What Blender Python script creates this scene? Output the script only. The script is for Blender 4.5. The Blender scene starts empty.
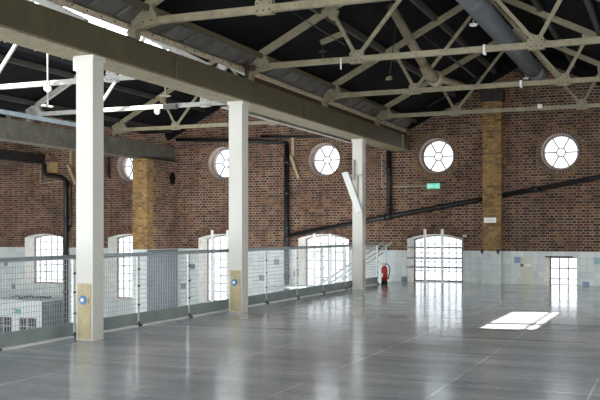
import bpy, bmesh, math, random
from mathutils import Vector, Matrix
random.seed(7)
S = bpy.context.scene
C = S.collection
PI = math.pi
D = 25.32            # far wall plane
LOW = -2.6           # lower hall floor
V = Vector

# ------------------------------------------------------------------ materials
def newmat(name):
    m = bpy.data.materials.new(name); m.use_nodes = True
    nt = m.node_tree; b = nt.nodes['Principled BSDF']
    return m, nt, b

def N(nt, typ, **kw):
    n = nt.nodes.new(typ)
    for k, v in kw.items(): setattr(n, k, v)
    return n

def math_node(nt, op, a, b=None):
    n = N(nt, 'ShaderNodeMath', operation=op)
    for i, x in enumerate((a, b)):
        if x is None: continue
        if isinstance(x, (int, float)): n.inputs[i].default_value = x
        else: nt.links.new(x, n.inputs[i])
    return n.outputs[0]

def mixc(nt, fac, a, b, blend='MIX'):
    n = N(nt, 'ShaderNodeMix', data_type='RGBA', blend_type=blend)
    for sock, x in ((n.inputs[0], fac), (n.inputs[6], a), (n.inputs[7], b)):
        if isinstance(x, (int, float)): sock.default_value = x
        elif isinstance(x, tuple): sock.default_value = (*x[:3], 1)
        else: nt.links.new(x, sock)
    return n.outputs[2]

def ramp(nt, fac, stops, interp='LINEAR'):
    r = N(nt, 'ShaderNodeValToRGB'); r.color_ramp.interpolation = interp
    e = r.color_ramp.elements
    while len(e) < len(stops): e.new(0.5)
    for el, (p, c) in zip(e, stops):
        el.position = p; el.color = (*c, 1)
    nt.links.new(fac, r.inputs[0])
    return r.outputs[0]

def noise(nt, vec, scale, detail=4, rough=.55):
    n = N(nt, 'ShaderNodeTexNoise')
    n.inputs['Scale'].default_value = scale; n.inputs['Detail'].default_value = detail
    n.inputs['Roughness'].default_value = rough
    nt.links.new(vec, n.inputs['Vector'])
    return n.outputs['Fac']

def world_pos(nt):
    return N(nt, 'ShaderNodeNewGeometry').outputs['Position']

def paint(name, col, rough=.5, var=.12, scale=3., metal=0., dirt=None):
    """painted or plain surface with a mild mottling; dirt = second colour in patches"""
    m, nt, b = newmat(name)
    p = world_pos(nt)
    f = noise(nt, p, scale, 5)
    lo = tuple(c * (1 - var) for c in col); hi = tuple(min(1, c * (1 + var)) for c in col)
    c = ramp(nt, f, [(.3, lo), (.7, hi)])
    if dirt:
        g = noise(nt, p, scale * 2.3, 6, .7)
        g = ramp(nt, g, [(.52, (0, 0, 0)), (.66, (1, 1, 1))])
        c = mixc(nt, g, c, dirt)
    nt.links.new(c, b.inputs['Base Color'])
    b.inputs['Roughness'].default_value = rough; b.inputs['Metallic'].default_value = metal
    return m

def uv_wall(nt):
    """(x+y, z) so that bricks run round corners"""
    s = N(nt, 'ShaderNodeSeparateXYZ'); nt.links.new(world_pos(nt), s.inputs[0])
    u = math_node(nt, 'ADD', s.outputs[0], s.outputs[1])
    c = N(nt, 'ShaderNodeCombineXYZ')
    nt.links.new(u, c.inputs[0]); nt.links.new(s.outputs[2], c.inputs[1])
    return c.outputs[0], s

def brick_tex(nt, vec, w, h, mort, offset=.5, smooth=.1, squash=1.):
    t = N(nt, 'ShaderNodeTexBrick'); t.offset = offset; t.squash = squash; t.squash_frequency = 2
    t.inputs['Scale'].default_value = 1
    t.inputs['Mortar Size'].default_value = mort; t.inputs['Mortar Smooth'].default_value = smooth
    t.inputs['Brick Width'].default_value = w; t.inputs['Row Height'].default_value = h
    t.inputs['Color1'].default_value = (0, 0, 0, 1); t.inputs['Color2'].default_value = (1, 1, 1, 1)
    t.inputs['Mortar'].default_value = (.5, .5, .5, 1); t.inputs['Bias'].default_value = 0
    nt.links.new(vec, t.inputs['Vector'])
    return t.outputs['Color'], t.outputs['Fac']

def masonry(name, stops, mortar, patch, patch_amount=.35, tiled=True):
    m, nt, b = newmat(name)
    uv, sep = uv_wall(nt)
    col, fac = brick_tex(nt, uv, .235, .0765, .0115, squash=.5)
    bc = ramp(nt, col, stops)
    p = world_pos(nt)
    n1 = noise(nt, p, .9, 6, .65)
    n1 = ramp(nt, n1, [(.48, (0, 0, 0)), (.72, (1, 1, 1))])
    bc = mixc(nt, math_node(nt, 'MULTIPLY', n1, patch_amount), bc, patch)
    if name == 'old_red_brick':
        n4 = ramp(nt, noise(nt, p, 2.6, 5, .7), [(.50, (0, 0, 0)), (.62, (1, 1, 1))])
        pick = ramp(nt, col, [(.45, (0, 0, 0)), (.6, (1, 1, 1))])
        bc = mixc(nt, math_node(nt, 'MULTIPLY', math_node(nt, 'MULTIPLY', n4, pick), .45), bc, (.27, .165, .075))
    n2 = noise(nt, p, 9, 4, .6)
    bc = mixc(nt, .55, bc, ramp(nt, n2, [(.3, (.55, .55, .55)), (.7, (1.35, 1.35, 1.35))]), 'MULTIPLY')
    mort = mixc(nt, ramp(nt, noise(nt, p, 1.6, 4), [(.35, (0, 0, 0)), (.65, (1, 1, 1))]), mortar, tuple(x * .45 for x in mortar))
    out = mixc(nt, fac, bc, mort)
    smear = ramp(nt, noise(nt, p, 1.9, 7, .75), [(.56, (0, 0, 0)), (.70, (1, 1, 1))])
    out = mixc(nt, math_node(nt, 'MULTIPLY', smear, .38), out, tuple(x * .62 for x in mortar))
    bmp = N(nt, 'ShaderNodeBump'); bmp.inputs['Strength'].default_value = .5; bmp.inputs['Distance'].default_value = .01
    inv = math_node(nt, 'SUBTRACT', 1., fac)
    if tiled:
        tc, tf = brick_tex(nt, uv, .185, .1835, .004, 0., .0)
        tcol = ramp(nt, tc, [(0, TILE_A), (.5, TILE_B), (1, TILE_C)])
        tcol = mixc(nt, tf, tcol, (.38, .40, .39))
        low = math_node(nt, 'LESS_THAN', sep.outputs[2], .9176)
        out = mixc(nt, low, out, tcol)
        rr = math_node(nt, 'SUBTRACT', .9, math_node(nt, 'MULTIPLY', low, .62))
        nt.links.new(rr, b.inputs['Roughness'])
        inv = math_node(nt, 'MULTIPLY', inv, math_node(nt, 'SUBTRACT', 1., low))
    else:
        b.inputs['Roughness'].default_value = .9
    nt.links.new(inv, bmp.inputs['Height']); nt.links.new(bmp.outputs[0], b.inputs['Normal'])
    nt.links.new(out, b.inputs['Base Color'])
    return m

TILE_A, TILE_B, TILE_C = (.47, .52, .50), (.54, .58, .56), (.61, .64, .60)
RED = [(0, (.022, .010, .009)), (.35, (.062, .020, .013)), (.7, (.112, .034, .019)), (.9, (.150, .050, .024)), (1, (.22, .10, .042))]
OCH = [(0, (.15, .076, .026)), (.5, (.27, .145, .042)), (1, (.38, .222, .072))]
M = {}
M['brick'] = masonry('old_red_brick', RED, (.32, .245, .180), (.06, .040, .034), .5)
M['ochre'] = masonry('yellow_stock_brick', OCH, (.29, .205, .105), (.15, .095, .042), .5)
M['ring_dark'] = paint('arch_brick_dark', (.105, .052, .036), .9, .5, 6)
M['ring_ochre'] = paint('arch_brick_yellow', (.17, .10, .042), .9, .35, 6)
M['mortar'] = paint('old_lime_mortar', (.22, .175, .13), .9, .3, 5)
M['reveal_white'] = paint('limewashed_reveal', (.72, .70, .64), .8, .08, 3, dirt=(.52, .49, .42))
M['reveal_pink'] = paint('worn_painted_brick_reveal', (.46, .34, .28), .85, .35, 9, dirt=(.25, .15, .11))
M['iron'] = paint('dark_window_iron', (.20, .19, .185), .55, .2, 8)
M['circle_iron'] = paint('grey_window_iron', (.27, .26, .255), .55, .2, 8)
M['olive'] = paint('olive_painted_steel', (.098, .084, .046), .55, .16, 2.2, dirt=(.072, .060, .034))
M['stone_paint'] = paint('stone_coloured_paint', (.26, .225, .142), .55, .18, 5, dirt=(.17, .14, .085))
M['plate_paint'] = paint('pale_stone_paint', (.52, .45, .33), .5, .15, 6, dirt=(.30, .23, .15))
M['white_steel'] = paint('white_painted_steel', (.38, .375, .35), .5, .08, 4, dirt=(.24, .22, .17))
M['column'] = paint('cream_column_paint', (.69, .675, .615), .42, .04, 1.2)
M['board'] = paint('plywood_guard', (.55, .46, .27), .6, .18, 7, dirt=(.42, .33, .18))
M['roof'] = paint('black_roof_boards', (.0065, .0065, .0075), .8, .35, 1.5)
M['purlin'] = paint('dark_purlin_paint', (.030, .027, .022), .7, .3, 4)
M['gutter'] = paint('grey_gutter_lead', (.105, .10, .092), .6, .3, 3)
M['bluegrey'] = paint('worn_blue_grey_steel', (.092, .086, .068), .6, .35, 3, dirt=(.055, .045, .028))
M['blue_lit_edge'] = paint('blue_lit_steel', (.34, .40, .46), .5, .15, 4)  # pale blue carries the light on the beam's top edge in the colour
M['black_beam'] = paint('black_steel', (.022, .021, .021), .6, .3, 4)
M['pipe'] = paint('black_cast_iron', (.010, .010, .011), .45, .3, 6)
M['duct'] = paint('grey_duct_paint', (.17, .195, .225), .45, .12, 2)
M['rust'] = paint('rusty_pipe', (.15, .125, .085), .75, .35, 7, dirt=(.19, .09, .04))
M['darkrust'] = paint('dark_rust', (.06, .03, .022), .8, .35, 9)
M['rail'] = paint('galvanised_rail', (.39, .44, .47), .4, .08, 6, .35)
M['post'] = paint('pale_post', (.72, .74, .74), .4, .06, 6, .1)
M['wire'] = paint('mesh_wire', (.36, .375, .38), .45, .05, 6, .2)
M['kick'] = paint('grey_green_kick_plate', (.25, .30, .29), .5, .14, 2.5)
M['edge'] = paint('white_floor_edge', (.82, .82, .80), .5, .05, 5)
M['darkfix'] = paint('dark_fixing', (.03, .03, .03), .5, .1)
M['whiteplastic'] = paint('white_plastic', (.82, .82, .80), .4, .03)
M['red'] = paint('extinguisher_red', (.50, .018, .022), .3, .05)
M['rubber'] = paint('black_rubber', (.012, .012, .012), .5, .1)
M['green'] = paint('exit_green', (.08, .50, .34), .4, .05)
ge = M['green'].node_tree.nodes['Principled BSDF']; ge.inputs['Emission Color'].default_value = (.10, .62, .42, 1); ge.inputs['Emission Strength'].default_value = .45
M['dullgreen'] = paint('unlit_exit_green', (.03, .33, .20), .4, .05)
M['blue'] = paint('sign_blue', (.035, .20, .48), .35, .05)
M['timber'] = paint('bare_timber', (.38, .29, .17), .75, .2, 8)
M['conduit'] = paint('grey_conduit', (.42, .39, .33), .5, .1)
M['lowfloor'] = paint('lower_hall_floor', (.33, .33, .33), .5, .1, 1)
M['kiosk'] = paint('white_kiosk', (.70, .71, .72), .5, .05, 2)
M['darkglass'] = paint('dark_kiosk_glass', (.05, .055, .06), .15, .1)
M['cable'] = paint('navy_cable', (.03, .04, .08), .5, .1)
M['greypanel'] = paint('blue_grey_panel', (.13, .15, .18), .35, .3, 1.8, .2)
M['tile_blue'] = paint('blue_tile', (.10, .19, .31), .25, .1)
M['tile_teal'] = paint('teal_tile', (.18, .37, .40), .25, .1)
M['tile_slate'] = paint('slate_tile', (.13, .15, .18), .3, .1)
M['tile_lilac'] = paint('mauve_tile', (.42, .40, .44), .3, .1)
M['creampanel'] = paint('cream_tiles', (.60, .60, .47), .4, .08)
M['soot'] = paint('dark_stone', (.03, .026, .022), .85, .3, 5)
M['padstone'] = paint('ochre_padstone', (.30, .20, .085), .9, .25, 6)

def glass_mat(name, tint):
    m, nt, b = newmat(name)
    nt.nodes.remove(b)
    t = N(nt, 'ShaderNodeBsdfTransparent'); t.inputs[0].default_value = (*tint, 1)
    g = N(nt, 'ShaderNodeBsdfGlossy'); g.inputs['Roughness'].default_value = .03
    x = N(nt, 'ShaderNodeMixShader'); x.inputs[0].default_value = .06
    nt.links.new(t.outputs[0], x.inputs[1]); nt.links.new(g.outputs[0], x.inputs[2])
    nt.links.new(x.outputs[0], nt.nodes['Material Output'].inputs[0])
    return m
rb = M['roof'].node_tree.nodes['Principled BSDF']; rb.inputs['Specular IOR Level'].default_value = .08
M['glass'] = glass_mat('dimming_window_glass', (.36, .365, .37))  # dark tint put in to dim the sky so the glazing bars show
M['skyglass'] = glass_mat('rooflight_glass', (.93, .95, .95))

def floor_mat():
    m, nt, b = newmat('polished_concrete')
    p = world_pos(nt)
    s = N(nt, 'ShaderNodeSeparateXYZ'); nt.links.new(p, s.inputs[0])
    n1 = noise(nt, p, .55, 6, .6)
    c = ramp(nt, n1, [(.3, (.34, .365, .385)), (.55, (.46, .484, .500)), (.75, (.57, .587, .597))])
    n2 = noise(nt, p, 14, 4, .6)
    c = mixc(nt, .6, c, ramp(nt, n2, [(.3, (.74, .74, .74)), (.7, (1.18, 1.18, 1.18))]), 'MULTIPLY')
    # streaky trowel marks along X
    mp = N(nt, 'ShaderNodeMapping'); mp.inputs['Scale'].default_value = (.35, 2.4, 1)
    nt.links.new(p, mp.inputs[0])
    n3 = noise(nt, mp.outputs[0], 1.3, 5, .65)
    c = mixc(nt, .7, c, ramp(nt, n3, [(.35, (.70, .70, .70)), (.65, (1.22, 1.22, 1.22))]), 'MULTIPLY')
    def line(sock, start, period, width):
        a = math_node(nt, 'DIVIDE', math_node(nt, 'SUBTRACT', sock, start), period)
        f = math_node(nt, 'FRACT', math_node(nt, 'ADD', a, 100.5))
        d = math_node(nt, 'MULTIPLY', math_node(nt, 'ABSOLUTE', math_node(nt, 'SUBTRACT', f, .5)), period)
        return math_node(nt, 'LESS_THAN', d, width)
    j = math_node(nt, 'MAXIMUM', line(s.outputs[0], -2.0, 1.3, .011), line(s.outputs[1], 12.3, 3.9, .014))
    wear = ramp(nt, noise(nt, p, 1.1, 3), [(.40, (.1, .1, .1)), (.60, (1, 1, 1))])
    c = mixc(nt, math_node(nt, 'MULTIPLY', j, wear), c, (.78, .77, .75))
    dk = line(s.outputs[1], 20.1, 7.8, .02)
    c = mixc(nt, math_node(nt, 'MULTIPLY', dk, .6), c, (.06, .06, .06))
    nt.links.new(c, b.inputs['Base Color'])
    r = ramp(nt, noise(nt, mp.outputs[0], 2.0, 5, .6), [(.3, (.08, .08, .08)), (.7, (.20, .20, .20))])
    nt.links.new(r, b.inputs['Roughness'])
    b.inputs['Specular IOR Level'].default_value = .38
    bmp = N(nt, 'ShaderNodeBump'); bmp.inputs['Strength'].default_value = .025; bmp.inputs['Distance'].default_value = .02
    nt.links.new(noise(nt, mp.outputs[0], 2.6, 4), bmp.inputs['Height']); nt.links.new(bmp.outputs[0], b.inputs['Normal'])
    return m
M['floor'] = floor_mat()

# ------------------------------------------------------------------ mesh helpers
def tag(o, label=None, cat=None, group=None, kind=None):
    if label: o['label'] = label
    if cat: o['category'] = cat
    if group: o['group'] = group
    if kind: o['kind'] = kind
    return o

def origin_of(o):
    v = V((0, 0, 0))
    while o is not None:
        v = v + o.location; o = o.parent
    return v

def empty(name, loc, label, cat, group=None, kind=None):
    o = bpy.data.objects.new(name, None); C.objects.link(o)
    o.location = loc; o.empty_display_size = .2
    return tag(o, label, cat, group, kind)

class MB:
    """collects shapes given in world coordinates into one mesh object"""
    def __init__(s): s.bm = bmesh.new(); s.mi = 0
    def _f(s, vs):
        try:
            f = s.bm.faces.new(vs); f.material_index = s.mi; return f
        except ValueError: return None
    def mat(s, i): s.mi = i; return s
    def box(s, x0, x1, y0, y1, z0, z1):
        v = [s.bm.verts.new((x, y, z)) for x in (x0, x1) for y in (y0, y1) for z in (z0, z1)]
        for q in ((0, 1, 3, 2), (4, 6, 7, 5), (0, 4, 5, 1), (2, 3, 7, 6), (0, 2, 6, 4), (1, 5, 7, 3)):
            s._f([v[i] for i in q])
        return s
    def bar(s, p, q, w, h, up=(0, 0, 1)):
        """rectangular bar from p to q; w across, h along up"""
        p, q = V(p), V(q); d = (q - p).normalized(); up = V(up)
        sx = d.cross(up)
        if sx.length < 1e-4: sx = d.cross(V((1, 0, 0)))
        sx.normalize(); uz = sx.cross(d).normalized()
        vs = []
        for e in (p, q):
            for a, b in ((-1, -1), (1, -1), (1, 1), (-1, 1)):
                vs.append(s.bm.verts.new(e + sx * a * w / 2 + uz * b * h / 2))
        for f in ((3, 2, 1, 0), (4, 5, 6, 7), (0, 1, 5, 4), (1, 2, 6, 5), (2, 3, 7, 6), (3, 0, 4, 7)):
            s._f([vs[i] for i in f])
        return s
    def tube(s, pts, r, seg=12, cap=True):
        pts = [V(p) for p in pts]; rings = []
        rs = r if isinstance(r, (list, tuple)) else [r] * len(pts)
        prev = None
        for i, p in enumerate(pts):
            if i == 0: d = pts[1] - pts[0]
            elif i == len(pts) - 1: d = pts[-1] - pts[-2]
            else: d = (pts[i + 1] - p).normalized() + (p - pts[i - 1]).normalized()
            d.normalize()
            if prev is None:
                a = V((0, 0, 1)) if abs(d.z) < .9 else V((1, 0, 0))
                u = d.cross(a).normalized()
            else:
                u = (prev - d * prev.dot(d)).normalized()
            prev = u; w = d.cross(u)
            rings.append([s.bm.verts.new(p + (u * math.cos(2 * PI * k / seg) + w * math.sin(2 * PI * k / seg)) * rs[i]) for k in range(seg)])
        for a, b in zip(rings, rings[1:]):
            for k in range(seg):
                f = s._f([a[k], a[(k + 1) % seg], b[(k + 1) % seg], b[k]])
                if f: f.smooth = True
        if cap:
            s._f(list(reversed(rings[0]))); s._f(rings[-1])
        return s
    def prism_y(s, pts, y0, y1):
        """polygon in x,z extruded along y"""
        a = [s.bm.verts.new((x, y0, z)) for x, z in pts]; b = [s.bm.verts.new((x, y1, z)) for x, z in pts]
        s._f(a); s._f(list(reversed(b)))
        n = len(pts)
        for i in range(n): s._f([a[i], b[i], b[(i + 1) % n], a[(i + 1) % n]])
        return s
    def prism_x(s, pts, x0, x1):
        a = [s.bm.verts.new((x0, y, z)) for y, z in pts]; b = [s.bm.verts.new((x1, y, z)) for y, z in pts]
        s._f(a); s._f(list(reversed(b)))
        n = len(pts)
        for i in range(n): s._f([a[i], b[i], b[(i + 1) % n], a[(i + 1) % n]])
        return s
    def build(s, name, mat, parent=None, bevel=0., loc=None):
        bmesh.ops.recalc_face_normals(s.bm, faces=s.bm.faces[:])
        base = origin_of(parent) if parent else V((0, 0, 0))
        if loc is not None: base = V(loc)
        if base.length: bmesh.ops.translate(s.bm, vec=-base, verts=s.bm.verts[:])
        me = bpy.data.meshes.new(name); s.bm.to_mesh(me); s.bm.free()
        for m in (mat if isinstance(mat, (list, tuple)) else [mat]): me.materials.append(m)
        o = bpy.data.objects.new(name, me); C.objects.link(o)
        if parent: o.parent = parent
        elif loc is not None: o.location = loc
        if bevel:
            b = o.modifiers.new('edge', 'BEVEL'); b.width = bevel; b.segments = 2; b.limit_method = 'ANGLE'
        return o

def kids(o): return [c for c in C.objects if c.parent == o]
def copy_tree(o, parent=None):
    c = o.copy(); C.objects.link(c)
    if parent: c.parent = parent
    for ch in kids(o): copy_tree(ch, c)
    return c

# ------------------------------------------------------------------ roof profile
APEX = [-19.73, -11.65, -3.57, 4.51]
HALF = 3.62; EAVE = 4.70; PITCH = .51
TOP = EAVE + PITCH * HALF
def roofz(x):
    a = min(APEX, key=lambda t: abs(t - x)); d = abs(x - a)
    return EAVE + PITCH * (HALF - d) if d < HALF else EAVE - .12

# ------------------------------------------------------------------ windows and far wall
WX = [-2.88, -6.38, -9.83, -13.30, -16.76, -20.24]
CX = [-2.90, -6.34, -9.80, -13.26, -16.72]
CZ, CR = 3.645, .50
AH, SPR, CRN = .82, 1.255, 1.39
BOT = {1: 0., 2: -.8, 3: -.8, 4: -.8, 5: -.36}

def arc_pts(xc, half, spring, rise, n=12):
    """segmental arch from right springing to left springing"""
    r = (half * half + rise * rise) / (2 * rise); zc = spring + rise - r; a = math.asin(half / r)
    return [(xc + r * math.sin(a - 2 * a * i / n), zc + r * math.cos(a - 2 * a * i / n)) for i in range(n + 1)]
def arch_loop(xc, half, bot, spring, rise):
    return [(xc - half, bot), (xc + half, bot)] + arc_pts(xc, half, spring, rise)
def circ_loop(xc, zc, r, n=48):
    return [(xc + r * math.cos(2 * PI * i / n), zc + r * math.sin(2 * PI * i / n)) for i in range(n)]

def sheet_with_holes(bm, outer, holes, to3d, mi=0):
    """flat polygon with holes, filled; returns loops of verts"""
    loops, edges = [], []
    for lp in [outer] + holes:
        vs = [bm.verts.new(to3d(*p)) for p in lp]
        for i in range(len(vs)): edges.append(bm.edges.new((vs[i], vs[(i + 1) % len(vs)])))
        loops.append(vs)
    g = bmesh.ops.triangle_fill(bm, use_beauty=True, use_dissolve=False, edges=edges)
    for f in g['geom']:
        if isinstance(f, bmesh.types.BMFace): f.material_index = mi
    return loops

RECT = (-3.31, -2.46, 0., .765)
wall = MB()
xs = [-23.9]
for a in APEX: xs += [a - HALF, a, a + HALF]
xs = [x for x in xs if -23.9 < x < 8.2]
top = [(-23.9, roofz(-23.9) + .05)]
for x in sorted(xs):
    if abs(x - min(APEX, key=lambda t: abs(t - x))) < .01: top.append((x, TOP + .05))
    else: top.append((x, EAVE + .05))
top.append((8.2, EAVE + .05))
outer = [(-23.9, LOW), (8.2, LOW)] + list(reversed(top))
holes = []
for k in range(1, 6): holes.append(('arch', arch_loop(WX[k], AH, BOT[k], SPR, CRN - SPR), arch_loop(WX[k], .715, BOT[k], SPR - .02, .115)))
for x in CX: holes.append(('circ', circ_loop(x, CZ, CR), circ_loop(x, CZ, CR * .985)))
x0, x1, z0, z1 = RECT
holes.append(('rect', [(x0, z0), (x1, z0), (x1, z1), (x0, z1)], [(x0 + .13, z0), (x1 - .0, z0), (x1 - .0, z1 - .01), (x0 + .13, z1 - .01)]))
loops = sheet_with_holes(wall.bm, outer, [h[1] for h in holes], lambda x, z: (x, D, z), 0)
REV = {'arch': .46, 'circ': .28, 'rect': .30}
for (kind, lp, inner), vs in zip(holes, loops[1:]):
    back = [wall.bm.verts.new((x, D + REV[kind], z)) for x, z in inner]
    wall.mat({'arch': 1, 'circ': 2, 'rect': 1}[kind])
    n = len(vs)
    for i in range(n): wall._f([vs[i], vs[(i + 1) % n], back[(i + 1) % n], back[i]])
bk = MB(); bk.bm.free(); bk.bm = wall.bm; bk.mi = 0
# outer leaf of the wall, behind the window frames
loops2 = sheet_with_holes(wall.bm, outer, [h[2] for h in holes], lambda x, z: (x, D + .5, z), 0)
for (kind, lp, inner), vs in zip(holes, loops2[1:]):
    back = [wall.bm.verts.new((x, D + REV[kind], z)) for x, z in inner]
    wall.mi = {'arch': 1, 'circ': 2, 'rect': 1}[kind]
    n = len(vs)
    for i in range(n): wall._f([vs[i], vs[(i + 1) % n], back[(i + 1) % n], back[i]])
wall_back = wall.build('wall_back', [M['brick'], M['reveal_white'], M['reveal_pink']])
tag(wall_back, 'long red brick wall with pale tiled lower band and arched windows', 'wall', kind='structure')

# odd tiles set into the tiled band
for (tx, tz, tm, nm) in [(-4.04, .675, 'tile_blue', 'blue'), (-1.93, .675, 'tile_teal', 'teal'), (-2.22, .065, 'tile_blue', 'blue'),
                     (-7.285, .06, 'tile_slate', 'slate'), (-4.84, .80, 'tile_lilac', 'mauve'), (-11.38, .525, 'tile_slate', 'slate'),
                     (-11.89, .02, 'tile_slate', 'slate'), (-10.72, .17, 'tile_slate', 'slate'), (-14.34, .34, 'tile_slate', 'slate'),
                     (-14.68, -.30, 'tile_slate', 'slate'), (-21.89, .335, 'tile_slate', 'slate'), (-21.56, -.47, 'tile_slate', 'slate')]:
    yy = D - .35 if tx == -4.84 else D
    o = MB().box(tx - .088, tx + .088, yy - .008, yy + .01, max(tz - .088, .0) if tx == -2.22 else tz - .088, tz + (.04 if tx == -2.22 else .088)).build('accent_tile', M[tm], wall_back)
    o['label'] = nm + ' glazed tile'

def ring_bricks(mb, path, cz=None, thick=.11, width=.07, y=D, seed=0, ochre=.35, skip=0.):
    """header bricks standing along a closed or open path of (x, z, nx, nz)"""
    rnd = random.Random(seed)
    for (x, z, nx, nz) in path:
        if rnd.random() < skip: continue
        mb.mat(1 if rnd.random() < ochre else 0)
        mb.bar((x, y - .004, z), (x + nx * thick, y - .004, z + nz * thick), width, .016, (0, 1, 0))

def window_base(n, loc, label):
    return empty('window_%d' % n, loc, label, 'window', kind='structure')

# round windows: built once, then copied
def round_window(n, x, label, seed):
    w = window_base(n, (x, D, CZ - CR), label)
    mb = MB(); yb = D + .27
    k = 40
    # flat iron rim
    out = circ_loop(x, CZ, CR * .99, k); inn = circ_loop(x, CZ, .435, k)
    for ya, flip in ((yb - .03, 0), (yb + .03, 1)):
        a = [mb.bm.verts.new((p[0], ya, p[1])) for p in out]; b = [mb.bm.verts.new((p[0], ya, p[1])) for p in inn]
        for i in range(k): mb._f([a[i], a[(i + 1) % k], b[(i + 1) % k], b[i]])
        if flip:
            for i in range(k): mb._f([b[i], b[(i + 1) % k], prevb[(i + 1) % k], prevb[i]])
        prevb = b
    mb.build('window_frame', M['circle_iron'], w)
    g = MB()
    for i in range(6):
        a = i * PI / 3
        g.bar((x + .115 * math.cos(a), yb, CZ + .115 * math.sin(a)), (x + .45 * math.cos(a), yb, CZ + .45 * math.sin(a)), .036, .03, (0, 1, 0))
    hub = [(x + .118 * math.cos(2 * PI * i / 24), yb, CZ + .118 * math.sin(2 * PI * i / 24)) for i in range(25)]
    g.tube(hub, .019, 6, False)
    g.build('glazing_bar', M['circle_iron'], w)
    p = MB(); v = [p.bm.verts.new((q[0], yb + .012, q[1])) for q in circ_loop(x, CZ, .46, 40)]; p._f(v)
    p.build('glass_pane', M['glass'], w)
    r = MB().mat(2)
    o_ = circ_loop(x, CZ, CR + .125, 44); i_ = circ_loop(x, CZ, CR, 44)
    a = [r.bm.verts.new((p[0], D - .003, p[1])) for p in o_]; b = [r.bm.verts.new((p[0], D - .003, p[1])) for p in i_]
    for i in range(44): r._f([a[i], a[(i + 1) % 44], b[(i + 1) % 44], b[i]])
    path = [(x + (CR + .012) * math.cos(a), CZ + (CR + .012) * math.sin(a), math.cos(a), math.sin(a)) for a in [2 * PI * i / 44 for i in range(44)]]
    ring_bricks(r, path, seed=seed, thick=.105, width=.052, ochre=.08)
    path = [(x + (CR + .13) * math.cos(a), CZ + (CR + .13) * math.sin(a), math.cos(a), math.sin(a)) for a in [2 * PI * i / 52 for i in range(52)]]
    ring_bricks(r, path, seed=seed + 9, thick=.075, width=.070, ochre=1., skip=.42)
    r.build('brick_surround', [M['ring_dark'], M['ring_ochre'], M['mortar']], w)
names = ['round window with six spokes, high above the small square window', 'round window with six spokes, above the green exit sign',
         'round window with six spokes, between the timber bracket and the far white column',
         'round window partly behind the middle white column', 'round window partly hidden by the yellow brick pier']
for i, x in enumerate(CX): round_window(i + 1, x, names[i], 20 + i)

# the blocked-up round opening on the left
b = MB()
path = [(-20.22 + (CR + .012) * math.cos(a), CZ + (CR + .012) * math.sin(a), math.cos(a), math.sin(a)) for a in [2 * PI * i / 44 for i in range(44)]]
ring_bricks(b, path, seed=77, ochre=.4)
b.build('brick_surround', [M['ring_dark'], M['ring_ochre']], wall_back)

def arched_window(n, k, label):
    x, bot = WX[k], BOT[k]
    w = window_base(n, (x, D, bot), label)
    yb = D + .43; half = .73; spring = SPR - .02; rise = .12
    z_at = lambda xx: [None] and (lambda r: (spring + rise - r) + math.sqrt(r * r - (xx - x) ** 2))((half * half + rise * rise) / (2 * rise))
    f = MB()
    for sx in (-1, 1): f.bar((x + sx * (half - .02), yb, bot), (x + sx * (half - .02), yb, spring), .05, .05, (0, 1, 0))
    f.bar((x - half, yb, bot + .02), (x + half, yb, bot + .02), .05, .05, (0, 1, 0))
    ap = arc_pts(x, half - .02, spring, rise)
    for p, q in zip(ap, ap[1:]): f.bar((p[0], yb, p[1] - .01), (q[0], yb, q[1] - .01), .045, .05, (0, 1, 0))
    f.build('window_frame', M['iron'], w)
    g = MB(); cols = 7 if k == 1 else 6
    for i in range(1, cols):
        xx = x - half + 2 * half * i / cols
        g.bar((xx, yb, bot), (xx, yb, z_at(xx)), 0.022 if k > 1 else .024, .03, (0, 1, 0))
    z = 1.10
    while z > bot + .1:
        g.bar((x - half, yb, z), (x + half, yb, z), .024, .03, (0, 1, 0)); z -= .262
    g.build('glazing_bar', M['iron'], w)
    p = MB(); p._f([p.bm.verts.new((q[0], yb + .014, q[1])) for q in arch_loop(x, half, bot, spring, rise)])
    p.build('glass_pane', M['glass'], w)
    r = MB(); nb = 24; rr = (AH * AH + (CRN - SPR) ** 2) / (2 * (CRN - SPR)); zc = CRN - rr; am = math.asin(AH / rr) * 1.04
    for off, se, oc in ((.012, 3, .35), (.125, 8, .5)):
        path = []
        for i in range(nb + 1):
            a = -am + 2 * am * i / nb
            path.append((x + (rr + off) * math.sin(a), zc + (rr + off) * math.cos(a), math.sin(a), math.cos(a)))
        ring_bricks(r, path, seed=se + k, thick=.10, width=.050, ochre=oc * .4)
    r.build('brick_arch', [M['ring_dark'], M['ring_ochre']], w)
lab = {1: 'arched window standing on the floor behind the white three-bar guard', 2: 'arched window behind the stair, left of the far white column',
       3: 'arched window partly behind the middle white column', 4: 'arched window half hidden by the yellow brick pier',
       5: 'arched window beside the black downpipe at the far left'}
for i, k in enumerate((1, 2, 3, 4, 5)): arched_window(6 + i, k, lab[k])

w = window_base(11, (-2.885, D, 0), 'small square nine-pane window at floor level in the tiled band')
yb = D + .27; f = MB(); x0 += .12
f.box(x0, x0 + .025, yb - .02, yb + .02, 0, z1).box(x1 - .025, x1, yb - .02, yb + .02, 0, z1)
f.box(x0, x1, yb - .02, yb + .02, 0, .012).box(x0, x1, yb - .03, yb + .02, z1 - .035, z1)
f.build('window_frame', M['iron'], w)
g = MB()
for t in (1 / 3, 2 / 3): xx = x0 + .02 + (x1 - x0 - .04) * t; g.box(xx - .015, xx + .015, yb - .015, yb + .015, 0, z1)
for zz in (.16, .45): g.box(x0, x1, yb - .015, yb + .015, zz - .015, zz + .015)
g.build('glazing_bar', M['iron'], w)
p = MB(); p._f([p.bm.verts.new((xx, yb + .01, zz)) for xx, zz in ((x0, 0), (x1, 0), (x1, z1), (x0, z1))]); p.build('glass_pane', M['glass'], w)
MB().box(x0 - .09, x1 - .10, D - .012, D + .02, z1 - .005, z1 + .025).build('lintel', M['soot'], w)

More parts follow.
